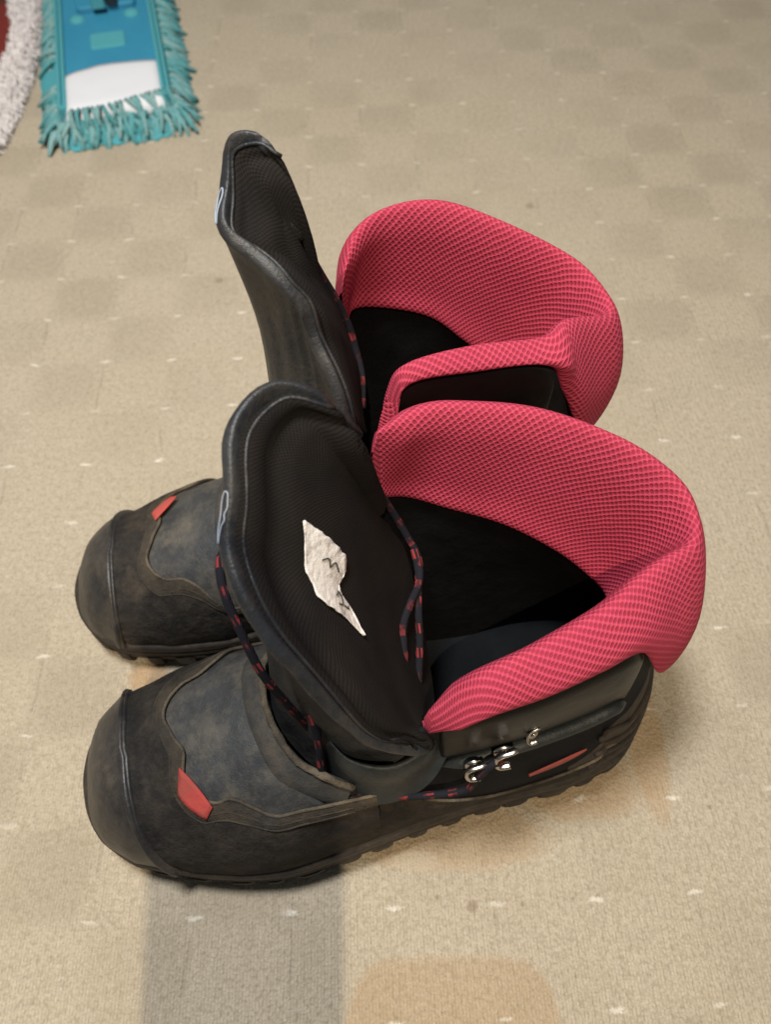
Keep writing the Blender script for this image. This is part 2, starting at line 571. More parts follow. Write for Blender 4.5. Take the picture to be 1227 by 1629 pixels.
def build_boot(name, label, T, theta, mirror, qoff, KEYS, TR, TE, throat, spec):
    root = empty(name, (T[0], T[1], 0), theta, label, "boot", "pair of work boots")
    root.rotation_euler = (0, 0, theta)
    F = Last(mirror, qoff)
    sgn = -1 if not mirror else 1          # side that carries the outer trim (red tag)

    # ---- outsole
    ol = F.outline(5)
    ctr = np.array([155.0, qoff])
    tang = np.roll(ol, -1, axis=0) - np.roll(ol, 1, axis=0)
    nrm2 = np.stack([tang[:, 1], -tang[:, 0]], 1)
    nrm2 /= np.linalg.norm(nrm2, axis=1, keepdims=True) + 1e-9
    sg = np.sign(((ol - ctr) * nrm2).sum(1).mean())
    nrm2 *= sg
    spring = np.clip((38 - ol[:, 0]) / 38, 0, 1) ** 2 * 9
    levels = [(7, -4), (8, -1.2), (13, -0.2), (15.5, 0.6), (16.5, -0.3), (17.5, 0.6), (21, 0.9), (22, 0.0), (23, 0.8), (27, 0.6), (29, -0.6), (29.6, -4.0), (29.8, -16)]
    rings = []
    for z, o in levels:
        rings.append(np.column_stack([ol + nrm2 * o, z + spring * (1 - z / 60)]))
    Vs = np.array(rings).reshape(-1, 3) * mm
    nP = len(ol)
    Fs = []
    for r_ in range(len(levels) - 1):
        for i in range(nP):
            j = (i + 1) % nP
            Fs.append((r_ * nP + i, r_ * nP + j, (r_ + 1) * nP + j, (r_ + 1) * nP + i))
    Fs.append(tuple(range(nP))[::-1])
    sole = mesh_obj("outsole", Vs, Fs, M['sole'], root)
    # tread lugs round the rim
    seg = np.linalg.norm(np.roll(ol, -1, axis=0) - ol, axis=1)
    cum = np.concatenate([[0], np.cumsum(seg)])
    total = cum[-1]
    nl = 38
    for q in range(nl):
        jl = random.Random(q * 7 + int(mirror))
        s0 = total * (q + 0.10 + jl.uniform(-0.08, 0.16)) / nl
        s1 = total * (q + 0.86 + jl.uniform(-0.2, 0.08)) / nl
        v, f = [], []
        K = 5
        for a in range(K):
            s = s0 + (s1 - s0) * a / (K - 1)
            i = np.searchsorted(cum, s) - 1
            i = max(0, min(i, nP - 1))
            tt = (s - cum[i]) / (seg[i] + 1e-9)
            pp = ol[i] * (1 - tt) + ol[(i + 1) % nP] * tt
            nn = nrm2[i]
            sp = max(0, (38 - pp[0]) / 38) ** 2 * 9
            endk = 0.8 if a in (0, K - 1) else 0.0
            for (o, z) in ((-13, 0.3), (-1.0 - endk, 0.3), (0.9 - endk, 6.0), (1.1 - endk, 13.5), (-3, 14.2)):
                v.append([pp[0] + nn[0] * o, pp[1] + nn[1] * o, z + sp])
        for a in range(K - 1):
            for b in range(4):
                f.append((a * 5 + b, a * 5 + b + 1, (a + 1) * 5 + b + 1, (a + 1) * 5 + b))
            f.append((a * 5 + 4, a * 5, (a + 1) * 5, (a + 1) * 5 + 4))
        f.append((0, 1, 2, 3, 4)[::-1])
        f.append(tuple((K - 1) * 5 + b for b in range(5)))
        mesh_obj("lug", np.array(v) * mm, f, M['sole'], sole, smooth=False)

    # ---- vamp (smooth leather over the toes up to the throat)
    NT_ = 49
    ts = np.linspace(-1, 1, NT_)
    ss = np.linspace(0, 1, 46) ** 1.35
    G = []
    for s in ss:
        row = []
        for t in ts:
            pend = 107 + min(1, abs(t) / 0.62) ** 2 * 24
            p = P0 + 0.5 + s * (pend - P0 - 0.5)
            b = F.pt(p, t)
            n = noise.noise(Vector((p * 0.05, t * 4, 3.1 * sgn))) * 0.8
            b = b + np.array([0, 0, n * (1 - abs(t))])
            row.append(b)
        G.append(row)
    grid_obj("vamp", np.array(G) * mm, M['vamp'], root, thick=0.0016, off=-1)

    def q2t(lst):
        out = []
        for p, q in lst:
            q = q if not mirror else -q
            out.append((p, F.t_of_q(p, q + qoff)))
        return out

    # ---- suede mudguard with its wavy edge (p, q of the un-mirrored boot: viewer's side is the outer one)
    seam = q2t([(132, -49.5), (118, -47), (105, -46.5), (95, -41), (86, -35.5), (78, -35), (70, -30), (65, -20), (66, -10), (61, -1), (57, 9), (59, 17), (66, 24), (76, 27), (84, 33), (93, 41), (104, 42.5), (118, 43)])
    seam[0] = (150, seam[0][1])
    seam[-1] = (146, seam[-1][1])
    sm = cr(seam, 6)
    # make the signed sweep run from the un-mirrored outer edge
    edge = []
    NK = len(sm)
    o_t = -1 if not mirror else 1
    for i in range(NK):
        a = i / (NK - 1)
        w = a * 2 - 1
        # lower border: along the sole edge, then across the toe under the cap
        if abs(w) > 0.42:
            p = 36 + (abs(w) - 0.42) / 0.58 * (sm[0][0] - 36 if w < 0 else sm[-1][0] - 36)
            t = 0.97 * (1 if w > 0 else -1)
        else:
            p = 36 - 10 * (1 - (w / 0.42) ** 2)
            t = 0.97 * math.copysign(abs(w / 0.42) ** 0.9, w)
        if mirror:
            t = -t
        edge.append((p, t))
    edge = np.array(edge)
    NV = 14
    G = np.zeros((NK, NV + 3, 3))
    for i in range(NK):
        for j in range(NV + 1):
            f_ = j / NV
            p = sm[i][0] * (1 - f_) + edge[i][0] * f_
            t = sm[i][1] * (1 - f_) + edge[i][1] * f_
            d = (0.35 + 1.65 * min(1, i / 16, (NK - 1 - i) / 16)) + 0.5 * noise.noise(Vector((p * 0.09, t * 5, 1.7)))
            if j == 0:
                G[i, 2] = F.off(p, t, d)
                G[i, 1] = F.off(p, t, 1.2) 
                G[i, 0] = F.off(p, t, -0.8)
            else:
                G[i, j + 2] = F.off(p, t, d)
    grid_obj("mudguard", G * mm, M['suede'], root, flip=not mirror)
    # worn piping on the wavy edge and two stitch lines beside it
    pts = [F.off(sm[i][0], sm[i][1], 1.6) for i in range(NK)]
    tube("seam_piping", np.array(pts) * mm, 0.0009, M['scuffed'], root, 6)
    for dd, mat_, rr in ((0.10, 'worn', 0.00055), (0.17, 'worn', 0.0005)):
        pts = []
        for i in range(2, NK - 2):
            p = sm[i][0] * (1 - dd) + edge[i][0] * dd
            t = sm[i][1] * (1 - dd) + edge[i][1] * dd
            pts.append(F.off(p, t, 2.2))
        tube("stitch_line", np.array(pts) * mm, rr, M[mat_], root, 5)
    # worn flat band along the edge
    G = np.zeros((NK, 4, 3))
    for i in range(NK):
        for j, f_ in enumerate((0.015, 0.06, 0.115, 0.165)):
            p = sm[i][0] * (1 - f_) + edge[i][0] * f_
            t = sm[i][1] * (1 - f_) + edge[i][1] * f_
            G[i, j] = F.off(p, t, (2.5 if j in (1, 2) else 2.2) + 0.35 * noise.noise(Vector((p * 0.2, t * 9, 2))))
    grid_obj("edge_binding", G * mm, M['worn'], root, flip=not mirror)

    # ---- red tag, outer side of the toe
    kq = 0.62 if mirror else 1.0
    cs = q2t([(64.5, -16.5 * kq), (77.5, -36.0 * kq), (73.5, -39.5 * kq), (62, -27 * kq)])
    G = []
    for a in np.linspace(0, 1, 9):
        row = []
        for b in np.linspace(0, 1, 5):
            A = np.array(cs[0]) * (1 - a) + np.array(cs[1]) * a
            B = np.array(cs[3]) * (1 - a) + np.array(cs[2]) * a
            x = A * (1 - b) + B * b
            x[0] += math.sin(a * math.pi) * 1.6 * (1 if b > 0.5 else -0.6) * -1
            row.append(F.off(x[0], x[1], 3.3))
        G.append(row)
    grid_obj("accent_patch", np.array(G) * mm, M['red'], root, thick=0.0008, off=0)

    # ---- rubber toe cap with its raised lip
    NC = 41
    lipP = lambda w: 38 + 13 * abs(w) ** 3 if w * sgn > 0 else 37 - 5 * abs(w) ** 2.0
    G, lip = [], []
    for i in range(NC):
        w = -1 + 2 * i / (NC - 1)
        pl = lipP(w)
        row = []
        for j in range(13):
            f_ = j / 12
            p = P0 + 0.5 + (pl - P0 - 0.5) * f_ ** 1.15
            t = w * 0.99
            d = 2.4 * min(1, (p - P0) / 14) + 0.2 + 1.3 * max(0, (f_ - 0.75) / 0.25) ** 2
            row.append(F.off(p, t, d))
        row.append(F.off(pl + 0.8, w * 0.99, 3.4))
        row.append(F.off(pl + 1.0, w * 0.99, -0.5))
        lip.append(F.off(pl - 1.4, w * 0.99, 3.4))
        G.append(row)
    grid_obj("toe_cap", np.array(G) * mm, M['rubber'], root)
    tube("cap_lip", np.array(lip) * mm, 0.0016, M['rubber'], root, 8, taper=lambda s_: 0.75 + 0.7 * abs(noise.noise(Vector((s_ * 5, 1.1 * sgn, 0.4)))))

    # ---- eyelet stay: leather band round the throat and its ragged worn edge
    th = q2t([(134, -50), (118, -42), (107, -33), (101, -18), (98, -4), (97, 8), (98, 20), (104, 32), (114, 42), (130, 47)])
    te = q2t([(140, -44), (128, -37), (119, -30), (112, -18), (108.5, -4), (108, 8), (110, 20), (118, 29), (127, 36), (138, 42)])
    A, B = cr(th, 6), cr(te, 6)
    G = []
    for a, b in zip(A, B):
        row = []
        for f_ in np.linspace(0, 1, 7):
            x = a * (1 - f_) + b * f_
            row.append(F.off(x[0], x[1], 1.0 if f_ > 0 else 0.05))
        x = b
        row.append(F.off(x[0] + 0.6, x[1], -1.5))
        G.append(row)
    grid_obj("eyelet_stay", np.array(G) * mm, M['stay'], root)
    pts = [F.off(b[0] + 0.3 + 0.9 * noise.noise(Vector((i * 0.45, 1.3, 0))), b[1], 1.9 + 0.7 * noise.noise(Vector((i * 0.6, 0, 2)))) for i, b in enumerate(B)]
    tube("throat_edge", np.array(pts) * mm, 0.0021, M['scuffed'], root, 7, 0.7, taper=lambda s: 0.75 + 0.45 * abs(noise.noise(Vector((s * 14, 2.2, 0)))))

    # ---- collar keys -> smooth columns
    SUB = 9
    O = cr([k_[0] for k_ in KEYS], SUB)
    C = cr([k_[1] for k_ in KEYS], SUB)
    I = cr([k_[2] for k_ in KEYS], SUB)
    nC = len(C)
    tg = np.gradient(C[:, :2], axis=0)
    on = np.stack([tg[:, 1], -tg[:, 0]], 1)
    on /= np.linalg.norm(on, axis=1, keepdims=True)
    cen = C[:, :2].mean(0)
    if ((C[:, :2] - cen) * on).sum() < 0:
        on = -on
    for _ in range(6):
        on[1:-1] = (on[:-2] + 2 * on[1:-1] + on[2:]) / 4
    on /= np.linalg.norm(on, axis=1, keepdims=True)
    on3 = np.column_stack([on, np.zeros(nC)])
    G = []
    for i in range(nC):
        u = i / (nC - 1)
        endt = min(1, u / 0.05, (1 - u) / 0.05)
        o, c, ii, n = O[i], C[i], I[i], on3[i]
        bul = (2.6 + 4.6 * endt) * min(1.0, 0.25 + np.linalg.norm(c - o) / 22)
        hN = 1.0 + 0.30 * noise.noise(Vector((u * 11, 0.5, sgn)))
        prof = [o - n * 5 + np.array([0, 0, 1.5]), o + n * 0.2, o * 0.62 + c * 0.38 + n * bul * 0.9 * hN, o * 0.22 + c * 0.78 + n * bul * 0.75 * hN + np.array([0, 0, 0.8]),
                c + np.array([0, 0, 0.6 * hN]), c * 0.85 + ii * 0.15 - n * 3.6 * endt * hN, c * 0.55 + ii * 0.45 - n * 2.2 * endt * hN, c * 0.2 + ii * 0.8, ii, ii + n * 3 - np.array([0, 0, 3.0])]
        G.append(cr(prof, 5))
    G = np.array(G)
    # close the two ends
    for e in (0, -1):
        m_ = G[e].mean(0)
        G[e] = G[e] * 0.45 + m_ * 0.55
    grid_obj("collar", G * mm, M['pink'], root, vend=True)

    # ---- quarter: from the sole edge up to the collar
    nk = len(KEYS)
    Bk = spec['bottoms']
    front_n, front_f = spec['front_near'], spec['front_far']
    bot = [f_[0] for f_ in front_n] + Bk + [f_[0] for f_ in front_f]
    top = [np.array(f_[1], float) for f_ in front_n]
    kidx = [i * SUB for i in range(nk)]
    for i in range(nk):
        top.append(O[kidx[i]] - on3[kidx[i]] * (2.5 if i < spec['heel'][0] or i > spec['heel'][1] else 9.0))
    top += [np.array(f_[1], float) for f_ in front_f]

    def fit_bottom(b):
        p, side = b
        w = F.wn(p) if side < 0 else F.wf(p)
        return np.array([p, side * abs(w - 3.0) + qoff, 27.5])

    bot3 = cr([fit_bottom(b) for b in bot], 6)
    top3 = cr(top, 6)
    nQ = len(bot3)
    cenq = np.array([220.0, qoff])
    Q = np.zeros((nQ, 25, 3))
    for i in range(nQ):
        b, t = bot3[i], top3[i]
        d = (b[:2] + t[:2]) / 2 - cenq
        d = d / (np.linalg.norm(d) + 1e-9)
        if np.linalg.norm(d) < 0.1:
            d = on[min(i, nC - 1)]
        d3 = np.array([d[0], d[1], 0])
        h = t[2] - b[2]
        m1 = b + (t - b) * 0.25 + d3 * (3.5 if b[0] < 262 else 0.3)
        m2 = b + (t - b) * 0.6 + d3 * (-2.5 if h > 60 else 1.0)
        Q[i] = cr([b, m1, m2, t], 8)
    QN = normals_of(Q)
    sg2 = np.sign((QN[:, 12, :2] * (Q[:, 12, :2] - cenq)).sum())
    QN = QN * sg2
    grid_obj("quarter", Q * mm, M['textile'], root, thick=0.002, off=0)
    nf = len(front_n) * 6

    def qp(u, v, d):
        """point on the quarter, u in collar-key units, v 0..1 upward, offset d"""
        x = nf + u * 6
        y = v * 24
        i, j = int(min(x, nQ - 2)), int(min(y, 23))
        fx, fy = x - i, y - j

        def bl(A):
            return (A[i, j] * (1 - fx) * (1 - fy) + A[i + 1, j] * fx * (1 - fy) + A[i, j + 1] * (1 - fx) * fy + A[i + 1, j + 1] * fx * fy)
        return bl(Q) + bl(QN) * d

    def panel(nm, u0, u1, v0f, v1f, d, mat, nu=40, nv=10, puff=0.0, edge=0.5):
        G = []
        for i in range(nu):
            a = i / (nu - 1)
            u = u0 + (u1 - u0) * a
            v0, v1 = v0f(a), v1f(a)
            row = []
            for j in range(nv):
                b = j / (nv - 1)
                dd = d + puff * math.sin(math.pi * b) ** 0.7 * math.sin(math.pi * min(1, max(0, a * 0.96 + 0.02))) ** 0.4
                if j in (0, nv - 1) or i in (0, nu - 1):
                    dd = -0.6
                row.append(qp(u, v0 + (v1 - v0) * b, dd))
            G.append(row)
        return grid_obj(nm, np.array(G) * mm, M[mat], root)

    side_top = lambda a: 0.86 - 0.60 * min(1, a * 1.9) ** 0.7 + 0.03 * math.sin(a * 9)
    # lower leather of the quarter: suede foot of the shaft
    panel("side_panel", -1.9, 4.6, lambda a: 0.0, side_top, 1.8, 'suede', 70, 8, 0.6)
    pts = [qp(-1.9 + 6.4 * a, side_top(a), 2.0) for a in np.linspace(0.02, 0.97, 50)]
    tube("seam_piping", np.array(pts) * mm, 0.0008, M['scuffed'], root, 6)
    # heel counter with ribs
    panel("heel_counter", 2.6, 9.5, lambda a: 0.0, lambda a: 0.34 + 0.30 * math.sin(math.pi * a), 1.3, 'sole', 60, 9, 0.6)
    for vv in (0.12, 0.24, 0.36, 0.47):
        pts = [qp(u, vv + 0.02 * math.sin(u), 2.2) for u in np.linspace(2.9 + vv, 8.8 - vv, 40)]
        tube("counter_rib", np.array(pts) * mm, 0.0014, M['sole'], root, 6)
    # padded shiny ankle panel and its band
    panel("ankle_panel", spec['ap'][0], spec['ap'][1], lambda a: 0.66, lambda a: 0.995, 1.5, 'black', 50, 12, 3.6)
    pts = [qp(u, 0.655 - 0.02 * math.sin((u - spec['ap'][0]) / (spec['ap'][1] - spec['ap'][0]) * math.pi), 2.6) for u in np.linspace(spec['ap'][0] + 0.1, spec['ap'][1] - 0.05, 40)]
    tube("ankle_band", np.array(pts) * mm, 0.0036, M['gusset'], root, 8, 0.8, taper=lambda s: min(1, 0.25 + 8 * s, 0.25 + 8 * (1 - s)))

    # ---- lining and insole
    lk = []
    for i in range(nC):
        ii = I[i]
        b = bot3[min(nf + int(i * 6 / SUB), nQ - 1)]
        bb = b.copy()
        bb[:2] = b[:2] + (cenq - b[:2]) / np.linalg.norm(cenq - b[:2]) * 7
        bb[2] = 34
        lk.append(cr([ii + on3[i] * 1.5 + np.array([0, 0, 2]), ii + on3[i] * 2 - np.array([0, 0, 4.0]), bb * 0.5 + ii * 0.5 + on3[i] * 1.0, bb], 6))
    grid_obj("lining", np.array(lk) * mm, M['lining'], root)
    ins = [(p * 0.93 + 10, q * 0.86 + qoff * 0.14, 38.0) for p, q in ol]
    vi = [(p, q, z) for p, q, z in ins] + [(155, qoff, 37.0)]
    fi = [(i, (i + 1) % nP, nP) for i in range(nP)]
    mesh_obj("insole", np.array(vi) * mm, fi, M['insole'], root)

    # ---- tongue: padded bowl of mesh inside, leather outside, rolled rim between
    NS = 6
    RR, EE = cr(TR, NS), cr(TE, NS)
    nT = len(RR)
    for i in range(nT):
        RR[i] = RR[i] + 2.3 * min(1, max(0, (i - 12) / 20)) * np.array(noise.noise_vector(Vector((i * 0.115, 2.0 * sgn, 7.0))))
    NVt = 30
    sag = np.array(spec['sag'], float)
    rs_ = [min(1.0, max(0.0, i / nT / 0.30)) ** 1.5 for i in range(nT)]
    S = np.zeros((nT, NVt, 3))
    for i in range(nT):
        a_ = i / (nT - 1)
        wgt = math.sin(math.pi * min(1, max(0, a_))) ** 0.6
        for j in range(NVt):
            f_ = j / (NVt - 1)
            S[i, j] = RR[i] * (1 - f_) + EE[i] * f_ + sag * (wgt * math.sin(math.pi * f_ ** 0.8)) + min(1, i / 24, (nT - 1 - i) / 8) * np.array([0, 0, 2.6 * noise.noise(Vector((a_ * 5, f_ * 4.5, 0.3 + sgn))) + 1.0 * noise.noise(Vector((a_ * 16, f_ * 8, 4.0)))])
    # raised mesh cushion: inner face
    SN = normals_of(S)
    camdir = np.array([0.0, -0.3, 1.0])
    if (SN * camdir).sum() < 0:
        SN = -SN
    tl_off = np.zeros((nT, NVt, 1))
    for j in range(NVt):
        f_ = j / (NVt - 1)
        tl_off[:, j, 0] = spec.get('puff', 3.0) * (min(1, f_ / 0.06) ** 0.6 * 0.7 - 0.60 * math.exp(-((f_ - 0.145) / 0.04) ** 2) + 0.45 * min(1, max(0, (f_ - 0.17) / 0.2)))
    tl_off *= np.array([0.25 + 0.75 * min(1, i / nT / 0.25) for i in range(nT)])[:, None, None]
    lin_obj = grid_obj("tongue_lining", (S + SN * tl_off) * mm, M['tmesh'], root)
    # shell: rim roll then outer face down to the throat
    TH = cr(throat, 6)
    TH = TH[np.linspace(0, len(TH) - 1, nT).round().astype(int)]
    sides = []
    for i in range(nT):
        tg_ = RR[min(i + 1, nT - 1)] - RR[max(i - 1, 0)]
        sd = np.array([tg_[1], -tg_[0], 0.0])
        if sd @ (RR[i] - np.array([190, 10, RR[i][2]])) < 0:
            sd = -sd
        flat_ = np.linalg.norm(sd) / (np.linalg.norm(tg_) + 1e-9)
        sd = sd / (np.linalg.norm(sd) + 1e-9)
        if i < nT * 0.4:
            kk = min(1, max(0, (flat_ - 0.35) / 0.4))
            sd = sd * kk + np.array([0.25, 0.97, 0]) * (1 - kk)
        sides.append(sd)
    sides = np.array(sides)
    for _ in range(14):
        sides[1:-1] = (sides[:-2] + 2 * sides[1:-1] + sides[2:]) / 4
    sides /= np.linalg.norm(sides, axis=1, keepdims=True)
    G = np.zeros((nT, 26, 3))
    for i in range(nT):
        r_, th_ = RR[i], TH[i]
        dirn = EE[i] - r_
        dirn = dirn / (np.linalg.norm(dirn) + 1e-9)
        inw = S[i, 1]
        outv = th_ - r_
        outv = outv / (np.linalg.norm(outv) + 1e-9)
        side = sides[i]
        wr = noise.noise(Vector((i * 0.33, 4.0 * sgn, 0.7)))
        a0 = inw + SN[i, 1] * 0.6
        a1 = r_ + np.array([0, 0, 3.0]) * (0.1 + 0.9 * rs_[i]) + side * 0.5
        a2 = r_ + side * (0.9 + (3.3 + wr) * rs_[i]) + np.array([0, 0, -0.5])
        bl = spec['belly'] * min(1.0, math.sin(math.pi * min(1, max(0, (i + 0.5) / nT))) * 1.6)
        bz = min(1.0, max(0.0, (i / nT - spec['b0']) / 0.12))
        inv = np.array([-bl * bz, 0, 0])
        a3 = r_ + side * (0.5 + wr) + outv * 9
        a4 = r_ * 0.66 + th_ * 0.34 + side * (1.6 * wr) + inv * 0.62
        a5 = r_ * 0.3 + th_ * 0.7 + side * wr + inv
        G[i] = cr([a0, a1, a2, a3, a4, a5], 5)
    # last strip to the throat
    G2 = np.concatenate([G, TH[:, None, :]], axis=1)
    shell_obj = grid_obj("tongue_shell", G2 * mm, M['shell'], root)
    # stitched seam where mesh meets leather
    pts = [S[i, 1] + SN[i, 1] * 1.6 for i in range(int(nT * 0.22), nT - 1)]
    tube("tongue_piping", np.array(pts) * mm, 0.0008, M['shell'], root, 6)
    return root, F, qp, (S, SN, tl_off, G2)


# columns of the collar: (outer edge, crest, inner edge) in mm, boot frame, from the viewer's front corner round the heel
KF = [((173, -37, 116), (174, -33, 128), (176, -29, 116)),
      ((191, -42, 139), (194, -31, 154), (196, -22, 112)),
      ((217, -42, 147), (221, -26, 162), (222, -17, 110)),
      ((244, -37, 149), (247, -19, 167), (246, -9, 106)),
      ((263, -33, 149), (264, -11, 171), (261, -2, 104)),
      ((279, -34, 121), (278, -6, 172), (268, 3, 103)),
      ((297, -22, 114), (291, -1, 171), (274, 9, 104)),
      ((306, 0, 112), (296, 10, 173), (275, 15, 105)),
      ((306, 20, 114), (293, 25, 178), (268, 22, 112)),
      ((292, 42, 125), (275, 42, 187), (253, 32, 124)),
      ((252, 62, 158), (247, 58, 193), (230, 44, 136)),
      ((217, 72, 167), (217, 66, 197), (205, 54, 143)),
      ((195, 74, 167), (196, 69, 197), (188, 61, 147)),
      ((172, 72, 158), (174, 66, 189), (175, 61, 150))]
KR = [((185, -39, 150), (186, -36, 163), (190, -31, 150)),
      ((189, -38, 182), (190, -33, 195), (195, -25, 150)),
      ((197, -36, 200), (198, -31, 206), (203, -21, 150)),
      ((225, -37, 202), (226, -29, 208), (228, -17, 142)),
      ((257, -37, 198), (257, -27, 204), (254, -8, 131)),
      ((269, -38, 177), (268, -21, 205), (264, -2, 122)),
      ((283, -38, 148), (280, -16, 200), (270, 3, 118)),
      ((301, -22, 139), (296, -9, 192), (276, 8, 115)),
      ((310, 0, 135), (300, 4, 191), (276, 14, 118)),
      ((306, 24, 140), (291, 25, 196), (265, 24, 130)),
      ((284, 43, 155), (262, 41, 208), (245, 34, 145)),
      ((250, 61, 180), (233, 53, 216), (228, 42, 158)),
      ((212, 64, 180), (209, 55, 216), (207, 46, 165)),
      ((192, 58, 174), (192, 47, 212), (189, 42, 172)),
      ((178, 46, 165), (182, 32, 200), (183, 37, 166))]

TRF = [(171, 52, 166), (166, 53, 190), (161, 51, 212), (155, 53, 231), (140, 55, 238), (125, 44, 236), (119, 25, 225), (115, 10, 215), (118, -7, 205), (128, -21, 185), (141, -34, 160), (154, -40, 131), (166, -41, 114), (174, -37, 106)]
TEF = [(172, 49, 160), (171, 49, 170), (171, 48, 174), (172, 47, 166), (173, 47, 156), (179, 43, 130), (182, 29, 105), (183, 15, 90), (183, 5, 82), (182, -7, 80), (180, -18, 84), (178, -26, 91), (177, -32, 97), (176, -35, 101)]
THF = [(168, 66, 120), (158, 64, 104), (148, 61, 94), (138, 57, 88), (128, 46, 84), (118, 32, 84), (112, 18, 85), (110, 6, 87), (110, -4, 87), (113, -14, 85), (119, -24, 81), (126, -32, 77), (134, -38, 73), (142, -42, 70)]
TRR = [(174, 12, 198), (168, 16, 222), (165, 20, 249), (160, 26, 267), (153, 31, 271), (144, 34, 268), (139, 25, 257), (136, 12, 248), (145, 5, 243), (154, -3, 236), (161, -9, 225), (164, -16, 212), (167, -25, 200), (172, -33, 186), (176, -33, 172)]
TER = [(174, 9, 192), (171, 12, 203), (168, 13, 214), (166, 14, 224), (165, 14, 231), (166, 14, 232), (168, 14, 226), (171, 14, 215), (173, 14, 206), (175, 13, 196), (178, 8, 181), (180, 2, 172), (179, -10, 162), (178, -22, 160), (178, -28, 162)]
THR = [(160, 52, 110), (150, 49, 92), (142, 46, 80), (134, 42, 78), (126, 36, 80), (118, 28, 82), (112, 18, 85), (110, 6, 87), (110, -4, 87), (113, -14, 85), (119, -24, 81), (126, -32, 77), (134, -36, 73), (142, -38, 70), (150, -38, 70)]

TH_ = R(11.0)
front, FF, qpF, TONGF = build_boot(
    "work_boot", "nearer black work boot with pink mesh collar and torn white label on its tongue", (-0.163, 0.098), TH_, False, 0.0,
    KF, TRF, TEF, THF,
    dict(bottoms=[(165, -1), (195, -1), (225, -1), (252, -1), (268, -1), (284, -1), (299, -1), (307.5, -1), (300, 1), (282, 1), (250, 1), (215, 1), (190, 1), (165, 1)],
         front_near=[((118, -1), (129, -43, 68)), ((140, -1), (146, -42, 84))],
         front_far=[((140, 1), (146, 52, 90)), ((120, 1), (130, 44, 72))],
         ap=(0.35, 4.35), sag=(2, -3, 4), belly=-8.0, b0=0.46, heel=(5, 9), puff=4.2))
rear, FR, qpR, TONGR = build_boot(
    "work_boot", "farther black work boot behind, its tall tongue bent up over the carpet", (-0.190, 0.212), TH_, True, -5.0,
    KR, TRR, TER, THR,
    dict(bottoms=[(165, -1), (172, -1), (195, -1), (225, -1), (252, -1), (268, -1), (284, -1), (299, -1), (307.5, -1), (300, 1), (282, 1), (250, 1), (215, 1), (190, 1), (165, 1)],
         front_near=[((118, -1), (129, -36, 68)), ((140, -1), (150, -38, 100))],
         front_far=[((140, 1), (146, 52, 90)), ((120, 1), (130, 44, 72))],
         ap=(1.6, 4.5), sag=(2, -4, 2), belly=-21.0, b0=-0.2, heel=(6, 10), puff=2.2))

# ------------------------------------------------------------------ small parts of the boots


def loc(*p):
    return np.array(p, float)


def hook(parent, c, ex, ez, n, s=1.0, closed=False):
    """bent metal speed hook: plate, and a C of thick wire standing off it"""
    ex, ez, n = [np.array(v, float) / np.linalg.norm(v) for v in (ex, ez, n)]
    pts2 = [(-0.5, -4.5, -1.0), (-0.5, -4.6, 2.5), (5.0, -4.2, 4.2), (1.0, -5.0, 5.0), (-3.6, -4.2, 5.0), (-5.0, -1.5, 5.0), (-4.6, 2.2, 5.0), (-2.0, 4.4, 4.9), (3.0, 4.4, 4.4), (5.0, 4.0, 3.6)]
    pts = cr([c + (ex * a + ez * b + n * d) * s for a, b, d in pts2[3:]], 6)
    o = tube("lace_hook", pts * mm, 0.0019 * s, M['metal'], parent, 10, 0.62)
    plate = []
    for k in range(14):
        w = 2 * math.pi * k / 14
        for rr, hh in ((5.2, 0.2), (5.0, 1.2), (2.2, 1.5), (1.7, 3.6), (0.1, 3.9)):
            plate.append(c + (ex * math.cos(w) * rr * 0.9 + ez * math.sin(w) * rr * 0.75 + n * hh) * s)
    f = [(i * 5 + j, ((i + 1) % 14) * 5 + j, ((i + 1) % 14) * 5 + j + 1, i * 5 + j + 1) for i in range(14) for j in range(4)]
    pl = mesh_obj("hook_plate", np.array(plate) * mm, f, M['metal'], o)
    return o


NQ_ = (0.05, -0.93, 0.36)
hook(front, loc(193, -49.5, 99), (1, -0.05, 0.25), (-0.15, 0.3, 1), NQ_, 0.88)
hook(front, loc(206, -48, 105), (1, -0.05, 0.30), (-0.15, 0.3, 1), NQ_, 0.96)
hook(front, loc(219, -45, 110), (1, 0.1, 0.45), (-0.1, 0.6, 0.8), (0.1, -0.6, 0.8), 0.6)

# laces
LR = 0.0018


def lace(parent, pts, r=LR, sub=8):
    return tube("lace", cr(pts, sub) * mm, r, M['lace'], parent, 8)


lace(front, [(112, 40, 165), (107, 28, 181), (106, 14, 180), (109, 2, 168), (113, -9, 150), (119, -15, 128), (125, -19, 105), (131, -24, 88), (138, -30, 80)])
lace(front, [(121, 3, 120), (126, -9, 117), (129, -22, 112), (129, -29, 104), (128, -35, 92), (129, -41, 82), (134, -46, 77)])
lace(front, [(117, 8, 100), (124, -4, 100), (128, -14, 99), (131, -26, 92), (136, -36, 84)], 0.0019)
lace(front, [(140, -47, 76), (149, -45, 80), (157, -50, 77), (168, -53, 78), (180, -55, 80), (189, -56.5, 86), (193, -55, 95), (199, -53, 105), (204, -52, 104)])
lace(front, [(169, 60, 172), (175, 58, 158), (181, 55, 142), (186, 49, 130), (189, 42, 124), (187, 30, 122), (180, 19, 123), (175, 10, 120), (173, -2, 112), (170, -14, 100)])
lace(front, [(188, 45, 126), (188, 36, 122), (186, 27, 120), (184, 18, 118), (182, 6, 109), (179, -6, 99), (176, -16, 92)])
lace(rear, [(167, 20, 226), (172, 20, 212), (177, 19, 199), (181, 17, 186), (183, 13, 175), (184, 4, 165), (181, -12, 160)])

